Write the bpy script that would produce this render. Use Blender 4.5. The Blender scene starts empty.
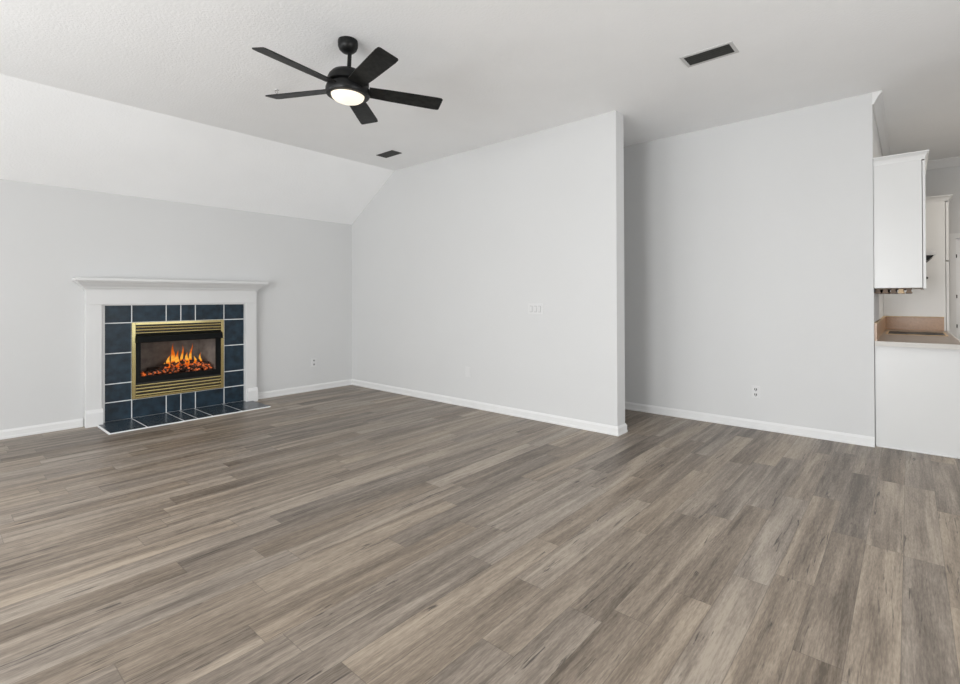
import bpy, bmesh, math, random
from mathutils import Vector, Matrix

scene = bpy.context.scene
COL = scene.collection
PI = math.pi

# ------------------------------------------------------------------ camera
F = Vector((0.753, 0.658, 0.00505)).normalized()
R = Vector((0.6581, -0.7529, -0.0035)); R = (R - F * R.dot(F)).normalized()
U = R.cross(F)
cam = bpy.data.objects.new('camera', bpy.data.cameras.new('camera'))
COL.objects.link(cam)
m = Matrix((R, U, -F)).transposed().to_4x4()
m.translation = (0, 0, 1.30)
cam.matrix_world = m
cam.data.sensor_width = 36.0
cam.data.lens = 36.0 * 491.04 / 960.0
cam.data.shift_y = (296.46 - 342.0) / 960.0
cam.data.clip_start = 0.05
scene.camera = cam

# ------------------------------------------------------------------ world, lights, exposure
world = bpy.data.worlds.new('sky')
scene.world = world
world.use_nodes = True
wn = world.node_tree.nodes
wn['Background'].inputs[0].default_value = (0.75, 0.87, 1.0, 1)
wn['Background'].inputs[1].default_value = 0.5

vs = scene.view_settings
vs.view_transform = 'Standard'
vs.look = 'None'
vs.gamma = 1.0
vs.use_curve_mapping = False
vs.exposure = 0.05


def area_light(name, loc, target, sx, sy, power, color=(1, 1, 1), spread=PI):
    l = bpy.data.lights.new(name, 'AREA')
    l.shape = 'RECTANGLE'
    l.size, l.size_y = sx, sy
    l.energy = power
    l.color = color
    l.spread = spread
    o = bpy.data.objects.new(name, l)
    COL.objects.link(o)
    o.location = loc
    d = Vector(target) - Vector(loc)
    o.rotation_euler = d.to_track_quat('-Z', 'Y').to_euler()
    return o


YFW = 6.60
DAY = (0.975, 0.988, 1.0)
# area lamps added to light the room, at assumed rear windows, assumed patio doors
# and an assumed window left of the fireplace (all out of the frame)
for wy, wp in ((-1.6, 10), (0.9, 215), (2.9, 110), (4.75, 60)):
    area_light('window_daylight', (-3.70, wy, 1.35), (0.5, wy, 1.35), 1.35, 1.85, wp, DAY)
area_light('patio_daylight', (1.5, -3.30, 1.2), (1.5, 0.0, 1.2), 2.1, 2.0, 142, DAY)
area_light('patio_daylight', (4.5, -3.30, 1.2), (4.5, 0.0, 1.2), 2.1, 2.0, 13, DAY)
area_light('side_window_daylight', (-1.7, YFW, 1.35), (-1.7, 2.0, 1.35), 1.85, 1.8, 76, DAY)
# the kitchen's own ceiling fixture, out of the frame to the right
area_light('kitchen_lamp', (6.6, -1.5, 3.0), (6.6, -1.5, 0.0), 0.6, 0.6, 36, (1.0, 0.9, 0.78))

# ------------------------------------------------------------------ materials


def new_mat(name):
    m = bpy.data.materials.new(name)
    m.use_nodes = True
    nt = m.node_tree
    return m, nt, nt.nodes['Principled BSDF']


def N(nt, kind, **kw):
    n = nt.nodes.new(kind)
    for k, v in kw.items():
        setattr(n, k, v)
    return n


def math_node(nt, op, a, b=None):
    n = nt.nodes.new('ShaderNodeMath')
    n.operation = op
    for i, v in enumerate((a, b)):
        if v is None:
            continue
        if isinstance(v, (int, float)):
            n.inputs[i].default_value = v
        else:
            nt.links.new(v, n.inputs[i])
    return n.outputs[0]


def plain(name, col, rough=0.5, metal=0.0, var=0.0, scale=8.0, bump=0.0, bump_scale=60.0, spec=0.5, bdist=0.002):
    m, nt, b = new_mat(name)
    b.inputs['Roughness'].default_value = rough
    b.inputs['Metallic'].default_value = metal
    b.inputs['Specular IOR Level'].default_value = spec
    tc = N(nt, 'ShaderNodeTexCoord')
    nz = N(nt, 'ShaderNodeTexNoise')
    nz.inputs['Scale'].default_value = scale
    nz.inputs['Detail'].default_value = 4
    nt.links.new(tc.outputs['Object'], nz.inputs['Vector'])
    rp = N(nt, 'ShaderNodeValToRGB')
    rp.color_ramp.elements[0].position = 0.3
    rp.color_ramp.elements[1].position = 0.7
    rp.color_ramp.elements[0].color = tuple(max(0, c * (1 - var)) for c in col) + (1,)
    rp.color_ramp.elements[1].color = tuple(min(1, c * (1 + var)) for c in col) + (1,)
    nt.links.new(nz.outputs['Fac'], rp.inputs['Fac'])
    nt.links.new(rp.outputs['Color'], b.inputs['Base Color'])
    if bump > 0:
        n2 = N(nt, 'ShaderNodeTexNoise')
        n2.inputs['Scale'].default_value = bump_scale
        n2.inputs['Detail'].default_value = 3
        nt.links.new(tc.outputs['Object'], n2.inputs['Vector'])
        bp = N(nt, 'ShaderNodeBump')
        bp.inputs['Strength'].default_value = bump
        bp.inputs['Distance'].default_value = bdist
        nt.links.new(n2.outputs['Fac'], bp.inputs['Height'])
        nt.links.new(bp.outputs['Normal'], b.inputs['Normal'])
    return m


M = {}
M['wall'] = plain('wall_paint', (0.605, 0.607, 0.603), 0.6, var=0.006, scale=2, bump=0.25, bump_scale=90)
M['ceiling'] = plain('ceiling_paint', (0.895, 0.90, 0.90), 0.8, var=0.01, scale=3, bump=0.5, bump_scale=55, bdist=0.005)
M['trim'] = plain('white_trim_paint', (0.71, 0.71, 0.705), 0.35, var=0.004, scale=3)
M['mantel'] = plain('white_mantel_paint', (0.64, 0.64, 0.634), 0.4, var=0.01, scale=5)
M['grout'] = plain('white_grout', (0.82, 0.83, 0.83), 0.7, var=0.03, scale=40)
M['tile'] = plain('slate_blue_tile', (0.011, 0.025, 0.039), 0.36, var=0.5, scale=13, spec=0.32, bump=0.2, bump_scale=35)
M['hearth_tile'] = plain('slate_blue_floor_tile', (0.030, 0.043, 0.056), 0.26, var=0.35, scale=11, bump=0.2, bump_scale=35)
M['brass'] = plain('brass', (0.74, 0.62, 0.30), 0.13, metal=1.0, var=0.03, scale=6)
M['brass_slot'] = plain('dark_slot', (0.012, 0.011, 0.010), 0.5, var=0.1)
M['black'] = plain('black_enamel', (0.005, 0.0056, 0.0056), 0.4, var=0.15, scale=20, spec=0.12)
M['firebox'] = plain('firebox_brick', (0.17, 0.145, 0.125), 0.85, var=0.25, scale=14, bump=0.5, bump_scale=30)
M['log'] = plain('charred_log', (0.035, 0.020, 0.013), 0.85, var=0.7, scale=25, bump=0.9, bump_scale=50, bdist=0.01)
M['fan'] = plain('matte_black_metal', (0.007, 0.0073, 0.0072), 0.40, var=0.15, scale=25, spec=0.22)
M['blade'] = plain('black_wood_blade', (0.010, 0.0103, 0.0095), 0.45, var=0.8, scale=26, bump=0.3, bump_scale=40, spec=0.2)
M['vent_white'] = plain('vent_white', (0.55, 0.55, 0.54), 0.5, var=0.02)
M['vent_dark'] = plain('vent_dark', (0.015, 0.0155, 0.015), 0.5, var=0.2, scale=30, spec=0.2)
M['vent_grey'] = plain('vent_grey', (0.036, 0.037, 0.034), 0.45, var=0.2, scale=30, spec=0.25)
M['plate'] = plain('white_plastic', (0.64, 0.64, 0.636), 0.35, var=0.01)
M['plate_gap'] = plain('grey_plastic_recess', (0.22, 0.22, 0.22), 0.5, var=0.02)
M['cab'] = plain('white_cabinet_paint', (0.635, 0.635, 0.625), 0.32, var=0.006, scale=4)
M['laminate'] = plain('tan_laminate', (0.36, 0.225, 0.138), 0.28, var=0.10, scale=45)
M['counter'] = plain('taupe_countertop', (0.22, 0.165, 0.125), 0.28, var=0.10, scale=60)
M['counter_edge'] = plain('pale_counter_edge', (0.50, 0.48, 0.445), 0.35, var=0.02, scale=30)
M['wood'] = plain('brown_wood', (0.10, 0.058, 0.03), 0.5, var=0.35, scale=18)
M['wood_light'] = plain('pale_wood', (0.52, 0.37, 0.21), 0.5, var=0.2, scale=18)
M['knob'] = plain('dark_knob', (0.02, 0.018, 0.016), 0.35, metal=0.6)
M['steel'] = plain('brushed_steel', (0.55, 0.54, 0.52), 0.35, metal=1.0, var=0.05, scale=50)
M['hood_white'] = plain('white_hood_enamel', (0.74, 0.73, 0.71), 0.35, var=0.01)
M['door'] = plain('white_door_paint', (0.76, 0.765, 0.77), 0.45, var=0.006)


def floor_material():
    m, nt, b = new_mat('grey_oak_planks')
    L = nt.links.new
    tc = N(nt, 'ShaderNodeTexCoord')
    sep = N(nt, 'ShaderNodeSeparateXYZ')
    L(tc.outputs['Object'], sep.inputs[0])
    X, Y = sep.outputs[0], sep.outputs[1]
    W, LEN = 0.1512, 1.22
    yy = math_node(nt, 'DIVIDE', math_node(nt, 'SUBTRACT', Y, 0.0295), W)
    row = math_node(nt, 'FLOOR', yy)
    fy = math_node(nt, 'SUBTRACT', yy, row)
    wn1 = N(nt, 'ShaderNodeTexWhiteNoise', noise_dimensions='1D')
    L(math_node(nt, 'ADD', row, 41.37), wn1.inputs['W'])
    xx = math_node(nt, 'ADD', math_node(nt, 'DIVIDE', X, LEN), math_node(nt, 'MULTIPLY', wn1.outputs['Value'], 7.0))
    colm = math_node(nt, 'FLOOR', xx)
    fx = math_node(nt, 'SUBTRACT', xx, colm)
    idv = N(nt, 'ShaderNodeCombineXYZ')
    L(row, idv.inputs[0]); L(colm, idv.inputs[1])
    wn2 = N(nt, 'ShaderNodeTexWhiteNoise', noise_dimensions='3D')
    L(idv.outputs[0], wn2.inputs['Vector'])
    tone = wn2.outputs['Value']
    sepc = N(nt, 'ShaderNodeSeparateColor')
    L(wn2.outputs['Color'], sepc.inputs[0])

    def noise(sx, sy, detail, rough=0.55, dist=0.0):
        cv = N(nt, 'ShaderNodeCombineXYZ')
        L(math_node(nt, 'MULTIPLY', X, sx), cv.inputs[0])
        L(math_node(nt, 'MULTIPLY', Y, sy), cv.inputs[1])
        L(math_node(nt, 'MULTIPLY', tone, 53.0), cv.inputs[2])
        n = N(nt, 'ShaderNodeTexNoise')
        n.inputs['Scale'].default_value = 1.0
        n.inputs['Detail'].default_value = detail
        n.inputs['Roughness'].default_value = rough
        n.inputs['Distortion'].default_value = dist
        L(cv.outputs[0], n.inputs['Vector'])
        return n.outputs['Fac']
    broad = noise(0.9, 13.0, 3, 0.5, 0.5)
    grain = noise(3.2, 60.0, 5, 0.65, 0.3)
    fine = noise(24.0, 190.0, 3, 0.6)
    crack = noise(2.4, 40.0, 4, 0.6, 1.6)
    sparse = noise(1.6, 7.0, 1, 0.5)
    v = math_node(nt, 'MULTIPLY', math_node(nt, 'SUBTRACT', tone, 0.5), 0.40)
    v = math_node(nt, 'ADD', v, math_node(nt, 'MULTIPLY', math_node(nt, 'SUBTRACT', broad, 0.5), 1.55))
    v = math_node(nt, 'ADD', v, math_node(nt, 'MULTIPLY', math_node(nt, 'SUBTRACT', grain, 0.5), 1.15))
    v = math_node(nt, 'ADD', v, math_node(nt, 'MULTIPLY', math_node(nt, 'SUBTRACT', fine, 0.5), 0.95))
    v = math_node(nt, 'ADD', v, 0.5)
    rp = N(nt, 'ShaderNodeValToRGB')
    e = rp.color_ramp.elements
    e[0].position, e[0].color = 0.0, (0.098, 0.078, 0.060, 1)
    e[1].position, e[1].color = 1.0, (0.395, 0.335, 0.270, 1)
    k = e.new(0.5); k.color = (0.232, 0.191, 0.153, 1)
    L(v, rp.inputs['Fac'])
    # warm / cool plank variation
    mixw = N(nt, 'ShaderNodeMix', data_type='RGBA', blend_type='MULTIPLY')
    mixw.inputs[0].default_value = 1.0
    rw = N(nt, 'ShaderNodeValToRGB')
    rw.color_ramp.elements[0].color = (1.03, 1.0, 0.95, 1)
    rw.color_ramp.elements[1].color = (0.98, 1.0, 1.03, 1)
    L(sepc.outputs[1], rw.inputs['Fac'])
    L(rp.outputs['Color'], mixw.inputs[6]); L(rw.outputs['Color'], mixw.inputs[7])
    # dark cracks
    ck = N(nt, 'ShaderNodeMapRange')
    ck.inputs['From Min'].default_value = 0.60
    ck.inputs['From Max'].default_value = 0.68
    L(crack, ck.inputs['Value'])
    mixc = N(nt, 'ShaderNodeMix', data_type='RGBA', blend_type='MIX')
    L(math_node(nt, 'MULTIPLY', ck.outputs[0], math_node(nt, 'MULTIPLY', math_node(nt, 'GREATER_THAN', sparse, 0.54), 0.9)), mixc.inputs[0])
    L(mixw.outputs[2], mixc.inputs[6])
    mixc.inputs[7].default_value = (0.045, 0.036, 0.03, 1)
    # seams between planks
    ey = math_node(nt, 'MINIMUM', fy, math_node(nt, 'SUBTRACT', 1.0, fy))
    ex = math_node(nt, 'MULTIPLY', math_node(nt, 'MINIMUM', fx, math_node(nt, 'SUBTRACT', 1.0, fx)), LEN / W)
    seam = math_node(nt, 'LESS_THAN', math_node(nt, 'MINIMUM', ex, ey), 0.011)
    mixs = N(nt, 'ShaderNodeMix', data_type='RGBA', blend_type='MIX')
    L(math_node(nt, 'MULTIPLY', seam, 0.38), mixs.inputs[0])
    L(mixc.outputs[2], mixs.inputs[6])
    mixs.inputs[7].default_value = (0.05, 0.04, 0.033, 1)
    L(mixs.outputs[2], b.inputs['Base Color'])
    b.inputs['Roughness'].default_value = 0.42
    b.inputs['Specular IOR Level'].default_value = 0.45
    bp = N(nt, 'ShaderNodeBump')
    bp.inputs['Strength'].default_value = 0.12
    bp.inputs['Distance'].default_value = 0.002
    L(math_node(nt, 'SUBTRACT', grain, math_node(nt, 'MULTIPLY', seam, 0.8)), bp.inputs['Height'])
    L(bp.outputs['Normal'], b.inputs['Normal'])
    return m


M['floor'] = floor_material()


def glass_material(name, tint=(1, 1, 1), refl=0.08):
    m = bpy.data.materials.new(name)
    m.use_nodes = True
    nt = m.node_tree
    nt.nodes.clear()
    out = N(nt, 'ShaderNodeOutputMaterial')
    tr = N(nt, 'ShaderNodeBsdfTransparent')
    tr.inputs[0].default_value = tint + (1,)
    gl = N(nt, 'ShaderNodeBsdfGlossy')
    gl.inputs['Roughness'].default_value = 0.05
    mx = N(nt, 'ShaderNodeMixShader')
    lw = N(nt, 'ShaderNodeLayerWeight')
    lw.inputs['Blend'].default_value = 0.25
    nt.links.new(math_node(nt, 'ADD', math_node(nt, 'MULTIPLY', lw.outputs['Fresnel'], 0.5), refl), mx.inputs[0])
    nt.links.new(tr.outputs[0], mx.inputs[1])
    nt.links.new(gl.outputs[0], mx.inputs[2])
    nt.links.new(mx.outputs[0], out.inputs[0])
    return m


M['pane'] = glass_material('window_glass', (1, 1, 1), 0.02)
M['fire_glass'] = glass_material('fireplace_glass', (0.93, 0.92, 0.90), 0.05)


def emit_material(name, stops, strength, axis_lo, axis_hi):
    """emission graded along the object's own height, for flames and embers"""
    m = bpy.data.materials.new(name)
    m.use_nodes = True
    nt = m.node_tree
    nt.nodes.clear()
    out = N(nt, 'ShaderNodeOutputMaterial')
    em = N(nt, 'ShaderNodeEmission')
    tc = N(nt, 'ShaderNodeTexCoord')
    sp = N(nt, 'ShaderNodeSeparateXYZ')
    nt.links.new(tc.outputs['Object'], sp.inputs[0])
    mr = N(nt, 'ShaderNodeMapRange')
    mr.inputs['From Min'].default_value = axis_lo
    mr.inputs['From Max'].default_value = axis_hi
    nt.links.new(sp.outputs[2], mr.inputs['Value'])
    nz = N(nt, 'ShaderNodeTexNoise')
    nz.inputs['Scale'].default_value = 22
    nt.links.new(tc.outputs['Object'], nz.inputs['Vector'])
    f = math_node(nt, 'ADD', mr.outputs[0], math_node(nt, 'MULTIPLY', math_node(nt, 'SUBTRACT', nz.outputs['Fac'], 0.5), 0.7))
    rp = N(nt, 'ShaderNodeValToRGB')
    els = rp.color_ramp.elements
    els[0].position, els[0].color = stops[0][0], stops[0][1] + (1,)
    els[1].position, els[1].color = stops[-1][0], stops[-1][1] + (1,)
    for p, c in stops[1:-1]:
        e = els.new(p); e.color = c + (1,)
    nt.links.new(f, rp.inputs['Fac'])
    nt.links.new(rp.outputs['Color'], em.inputs[0])
    em.inputs[1].default_value = strength
    nt.links.new(em.outputs[0], out.inputs[0])
    return m


M['flame'] = emit_material('flame', [(0.0, (0.60, 0.06, 0.008)), (0.20, (0.85, 0.22, 0.02)), (0.36, (0.95, 0.46, 0.06)),
                                     (0.58, (0.75, 0.15, 0.014)), (1.0, (0.20, 0.03, 0.006))], 1.0, 0.0, 0.28)


def ember_material():
    m, nt, b = new_mat('ember')
    tc = N(nt, 'ShaderNodeTexCoord')
    nz = N(nt, 'ShaderNodeTexNoise')
    nz.inputs['Scale'].default_value = 30
    nz.inputs['Detail'].default_value = 3
    nt.links.new(tc.outputs['Object'], nz.inputs['Vector'])
    rp = N(nt, 'ShaderNodeValToRGB')
    e = rp.color_ramp.elements
    e[0].position, e[0].color = 0.46, (0, 0, 0, 1)
    e[1].position, e[1].color = 0.70, (0.85, 0.16, 0.03, 1)
    nt.links.new(nz.outputs['Fac'], rp.inputs['Fac'])
    b.inputs['Base Color'].default_value = (0.05, 0.035, 0.028, 1)
    b.inputs['Roughness'].default_value = 0.9
    nt.links.new(rp.outputs['Color'], b.inputs['Emission Color'])
    b.inputs['Emission Strength'].default_value = 1.1
    return m


M['ember'] = ember_material()


def bowl_material():
    m, nt, b = new_mat('lit_frosted_glass')
    b.inputs['Base Color'].default_value = (0.35, 0.34, 0.31, 1)
    b.inputs['Roughness'].default_value = 0.4
    nz = N(nt, 'ShaderNodeTexNoise')
    nz.inputs['Scale'].default_value = 14
    tc = N(nt, 'ShaderNodeTexCoord')
    nt.links.new(tc.outputs['Object'], nz.inputs['Vector'])
    rp = N(nt, 'ShaderNodeValToRGB')
    rp.color_ramp.elements[0].color = (1.0, 0.84, 0.62, 1)
    rp.color_ramp.elements[1].color = (1.0, 0.93, 0.80, 1)
    nt.links.new(nz.outputs['Fac'], rp.inputs['Fac'])
    nt.links.new(rp.outputs['Color'], b.inputs['Emission Color'])
    b.inputs['Emission Strength'].default_value = 0.95
    return m


M['bowl'] = bowl_material()

# ------------------------------------------------------------------ mesh helpers


def add_box(bm, x0, x1, y0, y1, z0, z1, mat=None):
    vs_ = [bm.verts.new(p) for p in ((x0, y0, z0), (x1, y0, z0), (x1, y1, z0), (x0, y1, z0),
                                    (x0, y0, z1), (x1, y0, z1), (x1, y1, z1), (x0, y1, z1))]
    if mat is not None:
        for v in vs_:
            v.co = mat @ v.co
    for f in ((0, 3, 2, 1), (4, 5, 6, 7), (0, 1, 5, 4), (1, 2, 6, 5), (2, 3, 7, 6), (3, 0, 4, 7)):
        bm.faces.new([vs_[i] for i in f])
    return vs_


def box_bm(*args, bev=0.0):
    bm = bmesh.new()
    add_box(bm, *args)
    if bev:
        bmesh.ops.bevel(bm, geom=bm.edges[:], offset=bev, segments=2, affect='EDGES', profile=0.5)
    return bm


def add_lathe(bm, prof, cx=0, cy=0, seg=40, axis='Z', mat=None):
    """prof: list of (radius, height); closed at ends where radius is 0"""
    rings = []
    for r, h in prof:
        if r < 1e-6:
            v = bm.verts.new((cx, cy, h))
            if mat is not None:
                v.co = mat @ v.co
            rings.append([v])
        else:
            ring = []
            for i in range(seg):
                a = 2 * PI * i / seg
                v = bm.verts.new((cx + r * math.cos(a), cy + r * math.sin(a), h))
                if mat is not None:
                    v.co = mat @ v.co
                ring.append(v)
            rings.append(ring)
    for a, b in zip(rings, rings[1:]):
        for i in range(seg):
            j = (i + 1) % seg
            if len(a) == 1 and len(b) == 1:
                break
            if len(a) == 1:
                bm.faces.new((a[0], b[i], b[j]))
            elif len(b) == 1:
                bm.faces.new((a[i], b[0], a[j]))
            else:
                bm.faces.new((a[i], b[i], b[j], a[j]))


def add_tube(bm, pts, r, seg=8, taper=None):
    rings = []
    n = len(pts)
    for k, p in enumerate(pts):
        p = Vector(p)
        d = (Vector(pts[min(k + 1, n - 1)]) - Vector(pts[max(k - 1, 0)])).normalized()
        a = d.orthogonal().normalized()
        b = d.cross(a)
        rr = r if taper is None else r * taper[k]
        rings.append([bm.verts.new(p + (a * math.cos(2 * PI * i / seg) + b * math.sin(2 * PI * i / seg)) * rr) for i in range(seg)])
    for a, b in zip(rings, rings[1:]):
        for i in range(seg):
            j = (i + 1) % seg
            bm.faces.new((a[i], b[i], b[j], a[j]))
    bm.faces.new(rings[0]); bm.faces.new(rings[-1])


def sweep(bm, path, prof):
    """mitred moulding: path = 2D points (room on the left side of travel), prof = closed list of (distance out, z)"""
    n = len(path)
    P = [Vector(p) for p in path]
    rings = []
    for k in range(n):
        if k == 0:
            d = (P[1] - P[0]).normalized(); nrm = Vector((-d.y, d.x)); s = 1
        elif k == n - 1:
            d = (P[-1] - P[-2]).normalized(); nrm = Vector((-d.y, d.x)); s = 1
        else:
            d0 = (P[k] - P[k - 1]).normalized(); d1 = (P[k + 1] - P[k]).normalized()
            n0 = Vector((-d0.y, d0.x)); n1 = Vector((-d1.y, d1.x))
            nrm = (n0 + n1).normalized(); s = 1 / max(0.2, nrm.dot(n0))
        rings.append([bm.verts.new((P[k].x + nrm.x * o * s, P[k].y + nrm.y * o * s, z)) for o, z in prof])
    mlen = len(prof)
    for a, b in zip(rings, rings[1:]):
        for i in range(mlen):
            j = (i + 1) % mlen
            bm.faces.new((a[i], b[i], b[j], a[j]))
    bm.faces.new(rings[0]); bm.faces.new(list(reversed(rings[-1])))


def add_prism(bm, poly, lo, hi, axis):
    """extrude a 2D polygon along an axis ('X': poly=(y,z), 'Y': (x,z), 'Z': (x,y))"""
    def pt(a, b, t):
        return {'X': (t, a, b), 'Y': (a, t, b), 'Z': (a, b, t)}[axis]
    A = [bm.verts.new(pt(a, b, lo)) for a, b in poly]
    B = [bm.verts.new(pt(a, b, hi)) for a, b in poly]
    k = len(poly)
    for i in range(k):
        j = (i + 1) % k
        bm.faces.new((A[i], A[j], B[j], B[i]))
    bm.faces.new(A); bm.faces.new(list(reversed(B)))


def obj(name, bm, mat, parent=None, smooth=False):
    bmesh.ops.recalc_face_normals(bm, faces=bm.faces[:])
    me = bpy.data.meshes.new(name)
    bm.to_mesh(me)
    bm.free()
    me.materials.append(M[mat])
    if smooth:
        for p in me.polygons:
            p.use_smooth = True
        try:
            me.set_sharp_from_angle(angle=math.radians(38))
        except Exception:
            pass
    o = bpy.data.objects.new(name, me)
    COL.objects.link(o)
    if parent is not None:
        o.parent = parent
        pm = Matrix.Translation(parent.location) if parent.parent is None else \
            Matrix.Translation(parent.location) @ Matrix.Translation(parent.parent.location)
        # parents are never rotated when their parts are built: parts keep world coordinates through the inverse
        o.matrix_parent_inverse = pm.inverted()
    return o


def thing(name, label, cat, loc, group=None):
    o = bpy.data.objects.new(name, None)
    COL.objects.link(o)
    o.location = loc
    o.empty_display_size = 0.1
    o['label'] = label
    o['category'] = cat
    if group:
        o['group'] = group
    return o


def tag(o, label, cat, group=None):
    o['label'] = label
    o['category'] = cat
    if group:
        o['group'] = group
    return o


def struct(name, bm, mat, label=None, cat=None, parent=None):
    o = obj(name, bm, mat, parent)
    if parent is None:
        o['kind'] = 'structure'
        if label:
            o['label'] = label
            o['category'] = cat
    return o


# ------------------------------------------------------------------ room dimensions
HC = 3.0906          # flat ceiling
HL = 2.4416          # ceiling height at the fireplace wall
YF = 6.4162          # fireplace wall
YK = 5.3928          # where the ceiling starts to slope
XM = 4.364           # face of the partition wall
YM = 2.0892          # free end of the partition wall
XM2 = 4.530          # back of the partition wall
XB = 5.4801          # back wall
YB = 0.2320          # right end of the back wall = kitchen wall
XR = -3.60           # wall behind the camera
YR = -3.20           # right wall
XK = 8.77            # far kitchen wall
YH = 4.30            # end of the passage behind the partition

# floor
bm = box_bm(XR - 0.15, XK + 0.15, YR - 0.15, YF + 0.15, -0.12, 0.0)
struct('floor', bm, 'floor', 'grey-brown wood plank floor running through the whole room', 'floor')

# ceiling, flat with one sloped side down to the fireplace wall
bm = bmesh.new()
dy = 0.15; sl = (HC - HL) / (YF - YK)
add_prism(bm, [(YR - 0.15, HC), (YK, HC), (YF + dy, HL - sl * dy), (YF + dy, HL - sl * dy + 0.2), (YK, HC + 0.2), (YR - 0.15, HC + 0.2)],
          XR - 0.15, XK + 0.15, 'X')
struct('ceiling', bm, 'ceiling', 'white textured ceiling sloping down over the fireplace wall', 'ceiling')

# fireplace wall with the firebox opening
OX0, OX1, OZ0, OZ1 = 1.556, 2.468, 0.23, 1.035
SW0, SW1 = -2.66, -0.74      # unseen side window left of the fireplace, added for its light
bm = bmesh.new()
zt = HL + 0.02
add_box(bm, XR - 0.15, SW0, YF, YF + 0.15, 0, zt)
add_box(bm, SW0, SW1, YF, YF + 0.15, 0, 0.40)
add_box(bm, SW0, SW1, YF, YF + 0.15, 2.30, zt)
add_box(bm, SW1, OX0, YF, YF + 0.15, 0, zt)
add_box(bm, OX1, XM + 0.1, YF, YF + 0.15, 0, zt)
add_box(bm, OX0, OX1, YF, YF + 0.15, 0, OZ0)
add_box(bm, OX0, OX1, YF, YF + 0.15, OZ1, zt)
struct('wall_left', bm, 'wall', 'pale grey wall behind the fireplace', 'wall')

# partition wall
bm = bmesh.new()
e = 0.02
add_prism(bm, [(YM, 0), (YF + 0.05, 0), (YF + 0.05, HL - 0.01), (YK, HC + e), (YM, HC + e)], XM, XM2, 'X')
struct('wall_middle', bm, 'wall', 'pale grey partition wall with a free end right of the fireplace', 'wall')

# back wall and the kitchen wall that turns away from it
bm = bmesh.new()
add_box(bm, XB, XB + 0.12, YB, YH + 0.12, 0, HC + e)
struct('wall_back', bm, 'wall', 'pale grey wall behind the partition, ending at the kitchen', 'wall')
bm = bmesh.new()
add_box(bm, XB + 0.12, XK + 0.15, YB, YB + 0.12, 0, HC + e)
struct('wall_kitchen', bm, 'wall', 'grey kitchen wall that carries the upper cabinet', 'wall')
bm = bmesh.new()
add_box(bm, XM2, XB, YH, YH + 0.12, 0, HC + e)
struct('wall_passage', bm, 'wall', 'wall closing the passage behind the partition', 'wall')

# far kitchen wall with a door opening
DY0, DY1, DZ = -1.28, -0.455, 2.06
bm = bmesh.new()
add_box(bm, XK, XK + 0.15, DY1, YB, 0, HC + e)
add_box(bm, XK, XK + 0.15, YR - 0.15, DY0, 0, HC + e)
add_box(bm, XK, XK + 0.15, DY0, DY1, DZ, HC + e)
struct('wall_far', bm, 'wall', 'far kitchen wall with a white door', 'wall')

# wall behind the camera; its four unseen windows are added to light the room
WIN = [(-2.3, -0.9), (0.2, 1.6), (2.2, 3.6), (4.05, 5.45)]
WZ0, WZ1 = 0.40, 2.30
bm = bmesh.new()
y = YR - 0.15
for a, b_ in WIN:
    add_box(bm, XR - 0.15, XR, y, a, 0, HC + e)
    add_box(bm, XR - 0.15, XR, a, b_, 0, WZ0)
    add_box(bm, XR - 0.15, XR, a, b_, WZ1, HC + e)
    y = b_
add_prism(bm, [(y, 0), (YF + 0.15, 0), (YF + 0.15, HL), (YF, HL), (YK, HC + e), (y, HC + e)], XR - 0.15, XR, 'X')
struct('wall_rear', bm, 'wall', 'wall behind the camera with four windows', 'wall')
for i, (a, b_) in enumerate(WIN):
    bm = bmesh.new()
    t = 0.05
    for q in ((a, a + t, WZ0, WZ1), (b_ - t, b_, WZ0, WZ1), (a + t, b_ - t, WZ0, WZ0 + t), (a + t, b_ - t, WZ1 - t, WZ1),
              (a + t, b_ - t, (WZ0 + WZ1) / 2 - 0.02, (WZ0 + WZ1) / 2 + 0.02)):
        add_box(bm, XR - 0.10, XR - 0.05, *q)
    w = struct('window_%d' % (i + 1), bm, 'trim', 'white framed window behind the camera, number %d from the right' % (i + 1), 'window')
    bm = box_bm(XR - 0.078, XR - 0.072, a + t, b_ - t, WZ0 + t, WZ1 - t)
    obj('window_pane', bm, 'pane', w)

bm = bmesh.new()
for q in ((SW0, SW0 + 0.05, 0.40, 2.30), (SW1 - 0.05, SW1, 0.40, 2.30), (SW0 + 0.05, SW1 - 0.05, 0.40, 0.45), (SW0 + 0.05, SW1 - 0.05, 2.25, 2.30),
          (SW0 + 0.05, SW1 - 0.05, 1.33, 1.37)):
    add_box(bm, q[0], q[1], YF + 0.05, YF + 0.10, q[2], q[3])
w = struct('window_5', bm, 'trim', 'white framed window left of the fireplace', 'window')
obj('window_pane', box_bm(SW0 + 0.05, SW1 - 0.05, YF + 0.072, YF + 0.078, 0.45, 2.25), 'pane', w)

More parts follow.
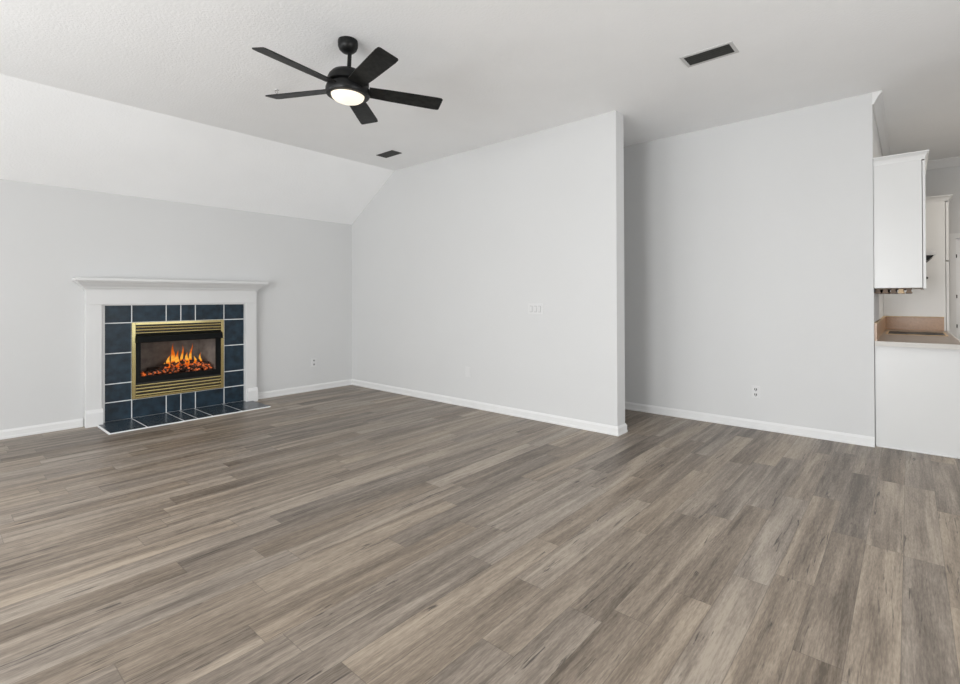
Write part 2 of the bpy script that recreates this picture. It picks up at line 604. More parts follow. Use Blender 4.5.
# right wall; its unseen glazed patio doors are added to bring in light
PATIO = [(-2.6, -0.4), (0.4, 2.6), (3.4, 5.6)]
PZ = 2.25
bm = bmesh.new()
x = XR
for a, b_ in PATIO:
    add_box(bm, x, a, YR - 0.15, YR, 0, HC + e)
    add_box(bm, a, b_, YR - 0.15, YR, PZ, HC + e)
    x = b_
add_box(bm, x, XK, YR - 0.15, YR, 0, HC + e)
struct('wall_right', bm, 'wall', 'wall right of the camera with glazed patio doors', 'wall')
for i, (a, b_) in enumerate(PATIO):
    bm = bmesh.new()
    for q in ((a, a + 0.06), (b_ - 0.06, b_), ((a + b_) / 2 - 0.04, (a + b_) / 2 + 0.04)):
        add_box(bm, q[0], q[1], YR - 0.1, YR - 0.05, 0.06, PZ - 0.06)
    add_box(bm, a, b_, YR - 0.1, YR - 0.05, 0, 0.06)
    add_box(bm, a, b_, YR - 0.1, YR - 0.05, PZ - 0.06, PZ)
    w = struct('door_%d' % (i + 2), bm, 'trim', 'glazed patio door right of the camera, number %d from the rear' % (i + 1), 'door')
    obj('door_pane', box_bm(a + 0.06, b_ - 0.06, YR - 0.078, YR - 0.072, 0.06, PZ - 0.06), 'pane', w)

# ------------------------------------------------------------------ baseboards and mouldings
BB = [(0, 0), (0.018, 0), (0.018, 0.018), (0.014, 0.024), (0.014, 0.066), (0.011, 0.073), (0.007, 0.080), (0.005, 0.086), (0, 0.086)]


def baseboard(name, path, label):
    bm = bmesh.new()
    sweep(bm, path, BB)
    return struct(name, bm, 'trim', label, 'baseboard')


# travel direction keeps the room on the left
baseboard('baseboard_left', [(1.118, YF), (XR, YF)], 'white baseboard left of the fireplace')
baseboard('baseboard_left', [(XM - 0.0, YF), (2.892, YF)], 'white baseboard between the fireplace and the corner')
baseboard('baseboard_middle', [(XM2, YH), (XM2, YM), (XM, YM), (XM, YF)], 'white baseboard along the partition wall and round its end')
baseboard('baseboard_back', [(XB, YB - 0.0), (XB, YH)], 'white baseboard along the back wall')
baseboard('baseboard_rear', [(XR, YF), (XR, YR)], 'white baseboard behind the camera')
baseboard('baseboard_right', [(5.6, YR), (XK, YR)], 'white baseboard right of the camera')

CR = [(0, 0), (0, -0.105), (0.010, -0.105), (0.014, -0.095), (0.030, -0.062), (0.048, -0.030), (0.058, -0.020), (0.066, -0.012), (0.066, 0)]
bm = bmesh.new()
sweep(bm, [(XK, YB), (XB, YB)], [(a, HC + z) for a, z in CR])
struct('trim_1', bm, 'trim', 'white crown moulding on the kitchen wall', 'moulding')
bm = bmesh.new()
sweep(bm, [(XK, YR), (XK, YB - 0.066)], [(a, HC + z) for a, z in CR])
struct('trim_2', bm, 'trim', 'white crown moulding on the far kitchen wall', 'moulding')

# far door: leaf, casing, hinges
bm = bmesh.new()
add_box(bm, XK + 0.03, XK + 0.07, DY0, DY1, 0.005, DZ)
for z0, z1 in ((0.25, 0.95), (1.12, 1.88)):
    for ya, yb in ((DY0 + 0.12, (DY0 + DY1) / 2 - 0.05), ((DY0 + DY1) / 2 + 0.05, DY1 - 0.12)):
        add_box(bm, XK + 0.022, XK + 0.03, ya, yb, z0, z1)
d1 = struct('door_1', bm, 'door', 'white door with casing in the far kitchen wall', 'door')
bm = bmesh.new()
cw = 0.06
for q in ((DY1, DY1 + cw, 0, DZ + cw), (DY0 - cw, DY0, 0, DZ + cw), (DY0, DY1, DZ, DZ + cw)):
    add_box(bm, XK - 0.018, XK, *q)
obj('door_casing', bm, 'trim', d1)
for z in (0.28, 0.93, 1.31, 1.83):
    bm = bmesh.new()
    add_tube(bm, [(XK + 0.016, DY1 - 0.006, z - 0.022), (XK + 0.016, DY1 - 0.006, z + 0.022)], 0.006)
    obj('hinge', bm, 'knob', d1)

# ------------------------------------------------------------------ mantelpiece
LY = YF - 0.08
mt = thing('mantelpiece', 'white painted mantelpiece with crown moulding around the blue tiles', 'mantel', (2.0, YF, 0))
G0, G1 = 1.290, 2.742        # inner opening
L0, L1 = 1.128, 2.872        # outer edges of the legs
ZH, ZT = 1.256, 1.43


def prev(bm, b=0.004):
    bmesh.ops.bevel(bm, geom=bm.edges[:], offset=b, segments=2, affect='EDGES', profile=0.5)
    return bm


for a, b_ in ((L0, 1.262), (2.742, L1)):
    obj('leg', box_bm(a, b_, LY, YF, 0.0, ZH, bev=0.003), 'mantel', mt)
bm = bmesh.new()
for a, b_ in ((L0 - 0.006, 1.268), (2.752, L1 + 0.008)):
    bm = bmesh.new()
    sweepp = [(LY - 0.004, 0.0), (LY - 0.024, 0.0), (LY - 0.024, 0.135), (LY - 0.018, 0.150), (LY - 0.012, 0.158), (LY - 0.008, 0.168), (LY - 0.001, 0.174), (LY + 0.01, 0.174), (LY + 0.01, 0.0)]
    add_prism(bm, sweepp[1:], a, b_, 'X')
    obj('plinth_block', bm, 'trim', mt)
obj('header', box_bm(L0, L1, LY, YF, ZH, ZT, bev=0.003), 'mantel', mt)
# inner bead that frames the tiles
bm = bmesh.new()
add_box(bm, 1.262, 1.292, YF - 0.05, YF, 0.013, ZH)
add_box(bm, 2.737, 2.742, LY + 0.002, YF, 0.013, ZH)
add_box(bm, 1.292, 2.737, YF - 0.05, YF, ZH - 0.012, ZH)
obj('inner_trim', bm, 'trim', mt)
# crown under the shelf
bm = bmesh.new()
cp = [(0, ZT - 0.02), (0.008, ZT - 0.02), (0.012, ZT - 0.008), (0.022, ZT - 0.002), (0.026, ZT + 0.010), (0.052, ZT + 0.034), (0.066, ZT + 0.052), (0.076, ZT + 0.058), (0.078, ZT + 0.068), (0, ZT + 0.068)]
sweep(bm, [(L1, YF), (L1, LY), (L0, LY), (L0, YF)][::-1][::-1], [(-o, z) for o, z in cp]) if False else None
sweep(bm, [(L0, YF), (L0, LY), (L1, LY), (L1, YF)], [(-o, z) for o, z in cp])
obj('crown_moulding', bm, 'mantel', mt)
bm = box_bm(L0 - 0.100, L1 + 0.104, LY - 0.112, YF, ZT + 0.068, ZT + 0.100)
bmesh.ops.bevel(bm, geom=[ed for ed in bm.edges if ed.verts[0].co.y < YF - 0.01 or ed.verts[1].co.y < YF - 0.01], offset=0.006, segments=3, affect='EDGES', profile=0.5)
obj('shelf', bm, 'mantel', mt)

# ------------------------------------------------------------------ tile surround
ts = thing('tile_surround', 'dark slate blue tile surround with white grout framing the firebox', 'tiles', (2.0, YF, 0))
gx = [1.292, 1.537, 1.868, 2.018, 2.173, 2.497, 2.737]
gz = [0.013, 0.212, 0.407, 0.731, 1.055, ZH - 0.012]
bm = bmesh.new()
YT = YF - 0.016
add_box(bm, gx[0], OX0 - 0.002, YT + 0.002, YF, gz[0], gz[-1])
add_box(bm, OX1 + 0.002, gx[-1], YT + 0.002, YF, gz[0], gz[-1])
add_box(bm, OX0 - 0.002, OX1 + 0.002, YT + 0.002, YF, gz[0], OZ0 - 0.002)
add_box(bm, OX0 - 0.002, OX1 + 0.002, YT + 0.002, YF, OZ1 + 0.002, gz[-1])
obj('grout', bm, 'grout', ts)
hg = 0.0048
for r in range(5):
    for c in range(6):
        if 1 <= c <= 4 and 1 <= r <= 3:
            continue
        x0, x1 = gx[c] + (hg if c else 0.001), gx[c + 1] - (hg if c < 5 else 0.001)
        z0, z1 = gz[r] + (hg if r else 0.001), gz[r + 1] - (hg if r < 4 else 0.001)
        bm = box_bm(x0, x1, YT, YT + 0.006, z0, z1, bev=0.0012)
        obj('tile', bm, 'tile', ts)

# ------------------------------------------------------------------ hearth
he = thing('hearth', 'low dark slate tile hearth with white grout on the floor before the fireplace', 'hearth', (2.0, 6.1, 0))
HX0, HX1, HY0, HY1 = 1.215, 2.812, 5.832, LY - 0.026
bm = bmesh.new()
add_box(bm, HX0, HX1, HY0, HY1, 0.0, 0.0100)
add_box(bm, 1.27, 2.735, HY1, YF, 0.0, 0.0100)
obj('grout', bm, 'grout', he)
hx = [HX0 + 0.008, 1.534, 1.871, 2.004, 2.158, 2.478, HX1]
for c in range(6):
    x0, x1 = hx[c] + 0.006, hx[c + 1] - (0.006 if c < 5 else 0.001)
    y1 = HY1 - 0.001
    bm = bmesh.new()
    if c == 0:
        add_prism(bm, [(x0, HY0 + 0.009), (x1, HY0 + 0.009), (x1, YF - 0.016), (1.271, YF - 0.016), (1.271, y1), (x0, y1)], 0.008, 0.0125, 'Z')
    elif c == 5:
        add_prism(bm, [(x0, HY0 + 0.009), (x1, HY0 + 0.009), (x1, y1), (2.734, y1), (2.734, YF - 0.016), (x0, YF - 0.016)], 0.008, 0.0125, 'Z')
    else:
        add_box(bm, x0, x1, HY0 + 0.009, YF - 0.016, 0.008, 0.0125)
    obj('tile', bm, 'hearth_tile', he)

# ------------------------------------------------------------------ gas fireplace insert
fi = thing('fireplace_insert', 'brass framed gas fireplace insert with burning flames behind glass', 'fireplace', (2.01, YF, 0.21))
IX0, IX1, IZ0, IZ1 = 1.534, 2.490, 0.214, 1.056
FY = YF - 0.034               # front of the brass frame
fw = 0.036
bm = bmesh.new()
for q in ((IX0, IX0 + fw, IZ0, IZ1), (IX1 - fw, IX1, IZ0, IZ1), (IX0 + fw, IX1 - fw, IZ0, IZ0 + 0.022), (IX0 + fw, IX1 - fw, IZ1 - 0.030, IZ1)):
    add_box(bm, q[0], q[1], FY, YT - 0.001, q[2], q[3])
bmesh.ops.bevel(bm, geom=bm.edges[:], offset=0.003, segments=2, affect='EDGES', profile=0.5)
obj('brass_frame', bm, 'brass', fi)
# firebox shell inside the wall
bx0, bx1, by0, by1, bz0, bz1 = OX0 + 0.004, OX1 - 0.004, YF - 0.012, YF + 0.46, OZ0 + 0.004, OZ1 - 0.004
bm = bmesh.new()
add_box(bm, bx0, bx0 + 0.01, by0, by1, bz0, bz1)
add_box(bm, bx1 - 0.01, bx1, by0, by1, bz0, bz1)
add_box(bm, bx0, bx1, by0, by1, bz0, bz0 + 0.01)
add_box(bm, bx0, bx1, by0, by1, bz1 - 0.01, bz1)
add_box(bm, bx0, bx1, by1 - 0.01, by1, bz0, bz1)
obj('case', bm, 'black', fi)
# inner brick-look liner
bm = bmesh.new()
add_prism(bm, [(1.585, YF + 0.03), (1.70, YF + 0.36), (2.33, YF + 0.36), (2.445, YF + 0.03), (2.452, YF + 0.03), (2.335, YF + 0.37), (1.695, YF + 0.37), (1.578, YF + 0.03)], 0.40, 0.90, 'Z')
obj('firebox_liner', bm, 'firebox', fi)
# louvres
for z0, n, h in ((0.238, 4, 0.0365), (0.925, 3, 0.0335)):
    for k in range(n):
        z = z0 + k * h
        bm = bmesh.new()
        hh = h * 0.33
        prof = [(FY + 0.017 - 0.016 * math.cos(t), z + hh + hh * math.sin(t)) for t in [(-0.5 + q / 10) * PI for q in range(11)]]
        add_prism(bm, prof, IX0 + fw + 0.001, IX1 - fw - 0.001, 'X')
        obj('louvre', bm, 'brass', fi, True)
for z0, z1 in ((0.236, 0.385), (0.92, 1.026)):
    obj('louvre_backing', box_bm(IX0 + fw, IX1 - fw, FY + 0.018, FY + 0.021, z0, z1), 'brass_slot', fi)
# black heat hood
bm = bmesh.new()
hz0, hz1 = 0.832, 0.922
add_prism(bm, [(FY + 0.015, hz1), (FY - 0.035, hz1 - 0.022), (FY - 0.052, hz0 + 0.006), (FY - 0.050, hz0), (FY - 0.046, hz0), (FY - 0.028, hz1 - 0.03), (FY + 0.015, hz1 - 0.010)],
          IX0 + 0.040, IX1 - 0.030, 'X')
for x in (IX0 + 0.040, IX1 - 0.034):
    add_prism(bm, [(FY + 0.015, hz1), (FY - 0.035, hz1 - 0.022), (FY - 0.050, hz0), (FY + 0.015, hz0)], x, x + 0.004, 'X')
obj('heat_hood', bm, 'black', fi)
# black glazed door
dz0, dz1 = 0.388, 0.915
ga, gb, gc, gd = 1.618, 2.400, 0.455, 0.845
bm = bmesh.new()
dx0, dx1 = IX0 + fw + 0.004, IX1 - fw - 0.004
for q in ((dx0, ga, dz0, dz1), (gb, dx1, dz0, dz1), (ga, gb, dz0, gc), (ga, gb, gd, dz1)):
    add_box(bm, q[0], q[1], FY + 0.004, FY + 0.03, q[2], q[3])
gdoor = obj('glass_door', bm, 'black', fi)
gl = obj('glass_pane', box_bm(ga, gb, FY + 0.02, FY + 0.024, gc, gd), 'fire_glass')
gl.parent = gdoor
gl.matrix_parent_inverse = Matrix.Translation(fi.location).inverted()
# grate floor, logs, embers, flames
obj('burner_tray', box_bm(1.62, 2.40, YF + 0.035, YF + 0.34, 0.405, 0.435, bev=0.004), 'black', fi)
rng = random.Random(4)
logs = [((1.70, 6.55, 0.462), (2.30, 6.60, 0.472), 0.036), ((1.75, 6.66, 0.475), (2.36, 6.64, 0.480), 0.042),
        ((1.85, 6.53, 0.522), (2.08, 6.68, 0.545), 0.026), ((2.36, 6.53, 0.510), (2.15, 6.68, 0.550), 0.026), ((1.98, 6.60, 0.545), (2.28, 6.58, 0.552), 0.023)]
for a, b_, r in logs:
    bm = bmesh.new()
    a, b_ = Vector(a), Vector(b_)
    pts, tp = [], []
    for k in range(9):
        t = k / 8
        pts.append(a.lerp(b_, t) + Vector((0, rng.uniform(-1, 1), rng.uniform(-1, 1))) * r * 0.16)
        tp.append(rng.uniform(0.85, 1.12))
    add_tube(bm, pts, r, 10, tp)
    obj('log', bm, 'log', fi, True)
bm = bmesh.new()
for k in range(260):
    x = rng.uniform(1.66, 2.38)
    yv = rng.uniform(YF + 0.05, YF + 0.25)
    hgt = 0.435 + 0.135 * math.exp(-((x - 2.1) / 0.25) ** 2) * rng.random()
    r = rng.uniform(0.010, 0.021)
    mt4 = Matrix.Translation((x, yv, hgt + r * 0.8)) @ Matrix.Rotation(rng.uniform(0, 6), 4, 'Z') @ Matrix.Diagonal((r * 1.3, r, r * 0.8, 1))
    bmesh.ops.create_icosphere(bm, subdivisions=1, radius=1.0, matrix=mt4)
eb = obj('ember_bed', bm, 'ember', fi)
eb['kind'] = 'stuff'


def flame(x, yv, z0, h, w, lean, ph):
    bm = bmesh.new()
    n = 14
    prof = []
    rings = []
    seg = 12
    for k in range(n + 1):
        t = k / n
        rad = 0.74 * w * (math.sin(PI * min(1, (t * 0.86 + 0.14)) ** 0.75) ** 1.1) * (1 - t * 0.25)
        if k == n:
            rad = 0.0008
        ox = lean * t * t + 0.014 * math.sin(ph + t * 5.5) * t
        rings.append([bm.verts.new((ox + rad * math.cos(2 * PI * i / seg), 0.55 * rad * math.sin(2 * PI * i / seg), t * h)) for i in range(seg)])
    for a, b_ in zip(rings, rings[1:]):
        for i in range(seg):
            j = (i + 1) % seg
            bm.faces.new((a[i], b_[i], b_[j], a[j]))
    bm.faces.new(rings[0]); bm.faces.new(rings[-1])
    o = obj('flame', bm, 'flame', None, True)
    o.parent = fi
    o.location = Vector((x, yv, z0)) - Vector(fi.location)


for args in ((1.995, 6.60, 0.50, 0.290, 0.036, 0.012, 0.3), (1.940, 6.58, 0.49, 0.165, 0.034, 0.020, 1.5), (2.040, 6.57, 0.49, 0.215, 0.034, -0.012, 2.2),
             (2.095, 6.62, 0.51, 0.250, 0.022, 0.010, 4.0), (2.135, 6.56, 0.50, 0.175, 0.036, 0.005, 0.9), (2.190, 6.61, 0.51, 0.262, 0.022, 0.012, 2.9),
             (2.225, 6.57, 0.49, 0.130, 0.030, 0.0, 5.1), (2.298, 6.59, 0.48, 0.175, 0.026, -0.006, 1.2), (1.880, 6.57, 0.47, 0.100, 0.028, 0.01, 3.3),
             (2.355, 6.58, 0.46, 0.080, 0.020, 0.0, 0.2)):
    flame(*args)

# ------------------------------------------------------------------ ceiling fan
FX, FYY = 1.9567, 2.9165
fan = thing('ceiling_fan', 'black five-blade ceiling fan with a lit round glass lamp', 'ceiling fan', (FX, FYY, HC))
bm = bmesh.new()
add_lathe(bm, [(0, HC), (0.066, HC), (0.068, HC - 0.012), (0.067, HC - 0.040), (0.060, HC - 0.060), (0.042, HC - 0.078), (0.020, HC - 0.086), (0, HC - 0.086)], FX, FYY)
obj('canopy', bm, 'fan', fan, True)
# the fan hangs a little out of true from its ball joint
FC = Vector((FX, FYY, 2.751))
FT = Matrix.Translation(FC) @ Vector((0, 0, 1)).rotation_difference(Vector((0.0297, -0.0382, 1))).to_matrix().to_4x4() @ Matrix.Translation(-FC)
bm = bmesh.new()
add_lathe(bm, [(0, HC - 0.095), (0.014, HC - 0.095), (0.014, 2.900), (0.026, 2.896), (0.026, 2.875), (0, 2.875)], FX, FYY, 20)
bm.transform(FT)
obj('downrod', bm, 'fan', fan, True)
bm = bmesh.new()
add_lathe(bm, [(0, 2.886), (0.040, 2.886), (0.080, 2.878), (0.112, 2.862), (0.132, 2.838), (0.140, 2.815), (0.140, 2.792), (0.128, 2.784), (0, 2.784)], FX, FYY, 48)
bm.transform(FT)
obj('motor_housing', bm, 'fan', fan, True)
bm = bmesh.new()
add_lathe(bm, [(0, 2.788), (0.120, 2.788), (0.120, 2.768), (0.146, 2.762), (0.150, 2.748), (0.150, 2.720), (0.143, 2.708), (0.117, 2.706), (0.113, 2.720), (0, 2.720)], FX, FYY, 48)
bm.transform(FT)
obj('light_ring', bm, 'fan', fan, True)
bm = bmesh.new()
add_lathe(bm, [(0, 2.722), (0.112, 2.722), (0.112, 2.708), (0.106, 2.692), (0.090, 2.678), (0.062, 2.667), (0.030, 2.661), (0, 2.660)], FX, FYY, 48)
bm.transform(FT)
obj('lamp_bowl', bm, 'bowl', fan, True)
PH0 = math.radians(184.69)
BR = 0.658
for k in range(5):
    a = PH0 - k * 2 * PI / 5
    rot = FT @ Matrix.Translation((FX, FYY, 2.755)) @ Matrix.Rotation(a, 4, 'Z') @ Matrix.Rotation(math.radians(-13), 4, 'X')
    bm = bmesh.new()
    # outline: slightly widening blade with chamfered tip
    r0, r1 = 0.142, BR
    out = [(r0, -0.056), (0.30, -0.064), (r1 - 0.04, -0.071), (r1 - 0.010, -0.068), (r1, -0.058), (r1 - 0.004, 0.060), (r1 - 0.014, 0.069), (r1 - 0.05, 0.071), (0.30, 0.064), (r0, 0.056)]
    add_prism(bm, out, -0.003, 0.004, 'Z')
    bm.transform(rot)
    bl = obj('blade', bm, 'blade', fan)
    bm = bmesh.new()
    add_box(bm, 0.09, 0.20, -0.030, 0.030, 0.004, 0.009)
    bm.transform(rot)
    bi = obj('blade_bracket', bm, 'fan')
    bi.parent = bl
    bi.matrix_parent_inverse = Matrix.Translation(fan.location).inverted()

# ------------------------------------------------------------------ ceiling vents


def ceiling_vent(x0, x1, y0, y1, label, white):
    v = thing('ceiling_vent', label, 'vent', ((x0 + x1) / 2, (y0 + y1) / 2, HC))
    z = HC - 0.001
    fwid = 0.023 if white else 0.012
    fm = 'vent_white' if white else 'vent_grey'
    bm = bmesh.new()
    for q in ((x0, x0 + fwid, y0, y1), (x1 - fwid, x1, y0, y1), (x0 + fwid, x1 - fwid, y0, y0 + fwid), (x0 + fwid, x1 - fwid, y1 - fwid, y1)):
        add_box(bm, q[0], q[1], q[2], q[3], z - 0.005, z)
    obj('frame', bm, fm, v)
    obj('duct_backing', box_bm(x0 + fwid, x1 - fwid, y0 + fwid, y1 - fwid, z - 0.0025, z - 0.0005), 'vent_dark', v)
    n = 5
    w = (x1 - x0 - 2 * fwid) / n
    for k in range(n):
        xa = x0 + fwid + k * w
        bm = bmesh.new()
        add_prism(bm, [(xa + 0.002, z - 0.003), (xa + w * 0.62, z - 0.007), (xa + w * 0.72, z - 0.007), (xa + w * 0.2, z - 0.003)], y0 + fwid, y1 - fwid, 'Y')
        obj('louvre', bm, 'vent_grey', v)
    return v


ceiling_vent(3.722, 3.920, 0.918, 1.276, 'white framed ceiling vent with dark louvres above the partition wall end', True)
ceiling_vent(3.738, 3.892, 4.660, 4.968, 'small dark ceiling vent between the fan and the partition wall', False)

# tiny hook in the ceiling beyond the fan
hk = thing('ceiling_hook', 'tiny white ring hook on the ceiling above the left fan blade tip', 'hook', (2.01, 4.055, HC))

# ------------------------------------------------------------------ wall plates


def plate_on(name, label, cat, group, origin, ux, nrm, w, h, kind):
    """origin = centre on the wall, ux = horizontal direction along the wall, nrm = into the room"""
    t = thing(name, label, cat, origin, group)
    o, ux, nn, uz = Vector(origin), Vector(ux), Vector(nrm), Vector((0, 0, 1))
    fr = Matrix((ux, nn, uz)).transposed().to_4x4()
    fr.translation = o

    def bx(nm, x0, x1, z0, z1, d0, d1, mat, bev=0.0):
        bm = box_bm(x0, x1, d0, d1, z0, z1, bev=bev)
        bm.transform(fr)
        return obj(nm, bm, mat, t)
    bx('cover_plate', -w / 2, w / 2, -h / 2, h / 2, 0.0, 0.006, 'plate', 0.002)
    if kind == 'switch':
        for k in (-1, 0, 1):
            c = k * w * 0.29
            bx('switch_recess', c - 0.016, c + 0.016, -0.033, 0.033, 0.0055, 0.0066, 'plate_gap')
            bx('rocker', c - 0.013, c + 0.013, -0.030, 0.030, 0.006, 0.011, 'plate', 0.002)
    elif kind == 'outlet':
        for s in (-1, 1):
            c = s * h * 0.21
            bx('receptacle', -w * 0.24, w * 0.24, c - h * 0.14, c + h * 0.14, 0.0055, 0.0085, 'plate', 0.001)
            bm = bmesh.new()
            for xx in (-w * 0.1, w * 0.1):
                add_box(bm, xx - 0.004, xx + 0.004, 0.0080, 0.0090, c - 0.008, c + 0.012)
            add_box(bm, -0.004, 0.004, 0.0080, 0.0090, c - 0.016, c - 0.010)
            bm.transform(fr)
            obj('slots', bm, 'vent_grey', t)
    else:
        bx('jack_insert', -w * 0.2, w * 0.2, -h * 0.3, h * 0.3, 0.0055, 0.0075, 'plate', 0.001)
    return t


plate_on('light_switch', 'white three-gang light switch plate halfway up the partition wall', 'switch', None, (XM, 3.022, 1.190), (0, -1, 0), (-1, 0, 0), 0.185, 0.118, 'switch')
plate_on('wall_outlet', 'white low cover plate on the partition wall', 'outlet', None, (XM, 4.010, 0.420), (0, -1, 0), (-1, 0, 0), 0.078, 0.120, 'blank')
plate_on('wall_outlet', 'white outlet on the fireplace wall right of the mantelpiece', 'outlet', None, (3.725, YF, 0.400), (1, 0, 0), (0, -1, 0), 0.080, 0.130, 'outlet')
plate_on('wall_outlet', 'white outlet low on the back wall beside the kitchen', 'outlet', None, (XB, 1.152, 0.366), (0, -1, 0), (-1, 0, 0), 0.075, 0.122, 'outlet')

# hook geometry
bm = bmesh.new()
add_lathe(bm, [(0, HC), (0.020, HC), (0.018, HC - 0.006), (0, HC - 0.007)], 2.01, 4.055, 20)
obj('hook_plate', bm, 'plate', hk, True)
bm = bmesh.new()
add_tube(bm, [(2.01 + 0.012 * math.cos(t), 4.055, HC - 0.018 + 0.012 * math.sin(t)) for t in [PI / 2 + i * 1.8 * PI / 14 for i in range(15)]], 0.003, 8)
obj('ring', bm, 'steel', hk, True)

# ------------------------------------------------------------------ kitchen
CF = -0.305           # front of the base units
TC = 0.922            # countertop height
XP = 5.52             # end panel of the base unit
bc = thing('base_cabinet', 'white kitchen base cabinet showing its plain end panel below the countertop', 'cabinet', (6.5, 0, 0))
bm = bmesh.new()
add_prism(bm, [(YB - 0.004, 0.0), (CF, 0.0), (CF, TC - 0.042), (YB - 0.004, TC - 0.042)], XP, 7.59, 'X')
obj('body', bm, 'cab', bc)
obj('shoe_moulding', box_bm(XP - 0.012, XP, CF + 0.024, YB - 0.010, 0.0, 0.016, bev=0.003), 'trim', bc)
bm = bmesh.new()
x = XP + 0.03
for k in range(4):
    dd = obj('door', box_bm(x, x + 0.47, CF - 0.018, CF - 0.0005, 0.12, TC - 0.07, bev=0.003), 'cab', bc)
    bm = bmesh.new()
    add_lathe(bm, [(0, 0.0), (0.006, 0.0), (0.006, 0.012), (0.013, 0.018), (0.012, 0.026), (0, 0.028)], 0, 0, 16,
              mat=Matrix.Translation((x + 0.42, CF - 0.018, TC - 0.16)) @ Matrix.Rotation(PI / 2, 4, 'X'))
    kb = obj('knob', bm, 'knob')
    kb.parent = dd
    kb.matrix_parent_inverse = Matrix.Translation(bc.location).inverted()
    x += 0.51

ct = thing('countertop', 'taupe kitchen countertop with a pale front edge beside the back wall', 'countertop', (6.5, 0, TC))
XC = 5.470
obj('slab', box_bm(XC + 0.012, 7.598, CF - 0.012, YB - 0.003, TC - 0.040, TC), 'counter', ct)
bm = box_bm(XC, XC + 0.0118, CF - 0.012, YB - 0.006, TC - 0.041, TC - 0.001)
obj('pale_edge', bm, 'counter_edge', ct)
obj('long_edge', box_bm(XC, 7.598, CF - 0.024, CF - 0.0122, TC - 0.041, TC - 0.001), 'counter_edge', ct)
bm = bmesh.new()
add_box(bm, XB + 0.03, 7.580, YB - 0.018, YB - 0.001, TC, TC + 0.150)
obj('backsplash', bm, 'laminate', ct)
bm = bmesh.new()
add_box(bm, 7.580, 7.597, CF + 0.010, YB - 0.001, TC, TC + 0.148)
obj('side_splash', bm, 'laminate', ct)
bm = bmesh.new()
add_box(bm, 7.576, 7.597, CF + 0.008, YB - 0.001, TC + 0.148, TC + 0.158)
add_box(bm, XB + 0.03, 7.576, YB - 0.022, YB - 0.001, TC + 0.150, TC + 0.158)
obj('splash_cap', bm, 'wood_light', ct)

# cooktop
ck = thing('cooktop', 'black cooktop with a tan rim set into the kitchen countertop', 'cooktop', (6.84, -0.06, TC))
bm = bmesh.new()
cx0, cx1, cy0, cy1 = 6.56, 7.14, -0.285, 0.185
for q in ((cx0, cx0 + 0.018, cy0, cy1), (cx1 - 0.018, cx1, cy0, cy1), (cx0 + 0.018, cx1 - 0.018, cy0, cy0 + 0.018), (cx0 + 0.018, cx1 - 0.018, cy1 - 0.018, cy1)):
    add_box(bm, *q, TC, TC + 0.006)
obj('rim', bm, 'wood_light', ck)
obj('glass_top', box_bm(cx0 + 0.018, cx1 - 0.018, cy0 + 0.018, cy1 - 0.018, TC + 0.0005, TC + 0.005), 'black', ck)
for px, py, r in ((6.72, 0.07, 0.07), (6.72, -0.16, 0.055), (6.98, 0.07, 0.055), (6.98, -0.16, 0.07)):
    bm = bmesh.new()
    add_lathe(bm, [(r - 0.012, TC + 0.005), (r, TC + 0.005), (r, TC + 0.007), (r - 0.012, TC + 0.007), (r - 0.012, TC + 0.005)], px, py, 28)
    obj('burner', bm, 'vent_grey', ck)

# range hood
rh = thing('range_hood', 'small white range hood with a dark underside beyond the upper cabinet', 'range hood', (7.0, 0.0, 1.69))
bm = bmesh.new()
add_prism(bm, [(YB - 0.002, 1.728), (-0.190, 1.728), (-0.202, 1.734), (-0.204, 1.768), (-0.16, 1.782), (YB - 0.002, 1.790)], 6.74, 7.25, 'X')
obj('body', bm, 'hood_white', rh)
bm = bmesh.new()
add_prism(bm, [(YB - 0.01, 1.680), (-0.150, 1.680), (-0.188, 1.722), (-0.188, 1.7275), (YB - 0.01, 1.7275)], 6.745, 7.245, 'X')
obj('filter_panel', bm, 'vent_dark', rh)


def crown_on(bm, x0, x1, yb, yf, z0, hgt, proj):
    """cabinet crown round the near end, the front and the far end"""
    cpf = [(0, z0), (0.004, z0), (0.007, z0 + hgt * 0.2), (proj * 0.45, z0 + hgt * 0.55), (proj * 0.85, z0 + hgt * 0.82), (proj, z0 + hgt * 0.86), (proj, z0 + hgt), (0, z0 + hgt)]
    sweep(bm, [(x0, yb), (x0, yf), (x1, yf), (x1, yb)], [(-o, z) for o, z in cpf])
    add_box(bm, x0, x1, yf, yb, z0 + hgt * 0.8, z0 + hgt * 0.98)


# upper cabinet by the back wall
XA0, XA1 = 5.51, 6.50
uc = thing('upper_cabinet', 'white upper cabinet with crown moulding hung beside the back wall', 'cabinet', (6.0, 0.05, 1.38))
obj('body', box_bm(XA0, XA1, -0.085, YB - 0.002, 1.382, 2.465), 'cab', uc)
for k in range(2):
    x0 = XA0 + 0.004 + k * 0.493
    dd = obj('door', box_bm(x0, x0 + 0.488, -0.108, -0.089, 1.372, 2.445, bev=0.003), 'cab', uc)
    bm = bmesh.new()
    add_lathe(bm, [(0, 0.0), (0.006, 0.0), (0.006, 0.012), (0.013, 0.018), (0.012, 0.026), (0, 0.028)], 0, 0, 16,
              mat=Matrix.Translation((x0 + (0.44 if k == 0 else 0.05), -0.108, 1.45)) @ Matrix.Rotation(PI / 2, 4, 'X'))
    kb = obj('knob', bm, 'knob')
    kb.parent = dd
    kb.matrix_parent_inverse = Matrix.Translation(uc.location).inverted()
bm = bmesh.new()
crown_on(bm, XA0, XA1, YB - 0.002, -0.100, 2.452, 0.066, 0.032)
obj('crown_moulding', bm, 'cab', uc)

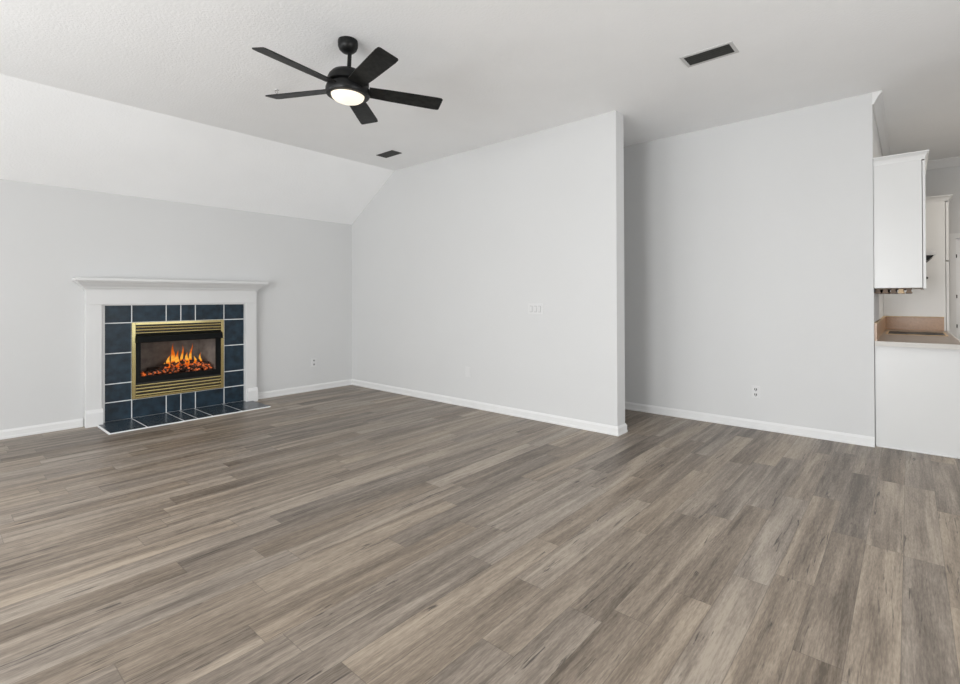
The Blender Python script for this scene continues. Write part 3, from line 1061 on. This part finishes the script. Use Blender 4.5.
# wooden rack under that cabinet
rk = thing('stemware_rack', 'brown slatted wooden rack under the white upper cabinet', 'rack', (5.8, 0.08, 1.38))
bm = bmesh.new()
add_box(bm, 5.56, 6.30, -0.02, YB - 0.006, 1.372, 1.381)
obj('top_board', bm, 'wood', rk)
for k in range(5):
    ya = -0.018 + k * 0.052
    bm = bmesh.new()
    add_prism(bm, [(ya + 0.002, 1.372), (ya + 0.002, 1.350), (ya - 0.004, 1.346), (ya - 0.004, 1.336), (ya + 0.040, 1.336), (ya + 0.040, 1.346), (ya + 0.034, 1.350), (ya + 0.034, 1.372)], 5.565, 6.295, 'X')
    obj('slat', bm, 'wood_light' if k == 1 else 'wood', rk)

# tall pantry cabinet
tp = thing('pantry_cabinet', 'tall white pantry cabinet with crown moulding at the far end of the countertop', 'cabinet', (7.95, -0.05, 0))
XT0, XT1 = 7.600, 8.25
obj('body', box_bm(XT0, XT1, -0.310, YB - 0.002, 0.0, 2.392), 'cab', tp)
for z0, z1, kz in ((1.715, 2.375, 1.745), (0.10, 1.700, 1.0)):
    dd = obj('door', box_bm(XT0 + 0.004, XT1 - 0.004, -0.340, -0.314, z0, z1, bev=0.003), 'cab', tp)
    bm = bmesh.new()
    add_lathe(bm, [(0, 0.0), (0.006, 0.0), (0.006, 0.012), (0.014, 0.018), (0.013, 0.026), (0, 0.028)], 0, 0, 16,
              mat=Matrix.Translation((XT0 + 0.05, -0.340, kz)) @ Matrix.Rotation(PI / 2, 4, 'X'))
    kb = obj('knob', bm, 'knob')
    kb.parent = dd
    kb.matrix_parent_inverse = Matrix.Translation(tp.location).inverted()
bm = bmesh.new()
crown_on(bm, XT0, XT1, YB - 0.002, -0.335, 2.385, 0.060, 0.038)
obj('crown_moulding', bm, 'cab', tp)
# dark peg on the side of the pantry
bm = bmesh.new()
add_lathe(bm, [(0, 0.0), (0.010, 0.0), (0.010, 0.010), (0.016, 0.016), (0.015, 0.028), (0, 0.030)], 0, 0, 16,
          mat=Matrix.Translation((XT0, -0.150, 1.522)) @ Matrix.Rotation(-PI / 2, 4, 'Y'))
obj('peg', bm, 'knob', tp)
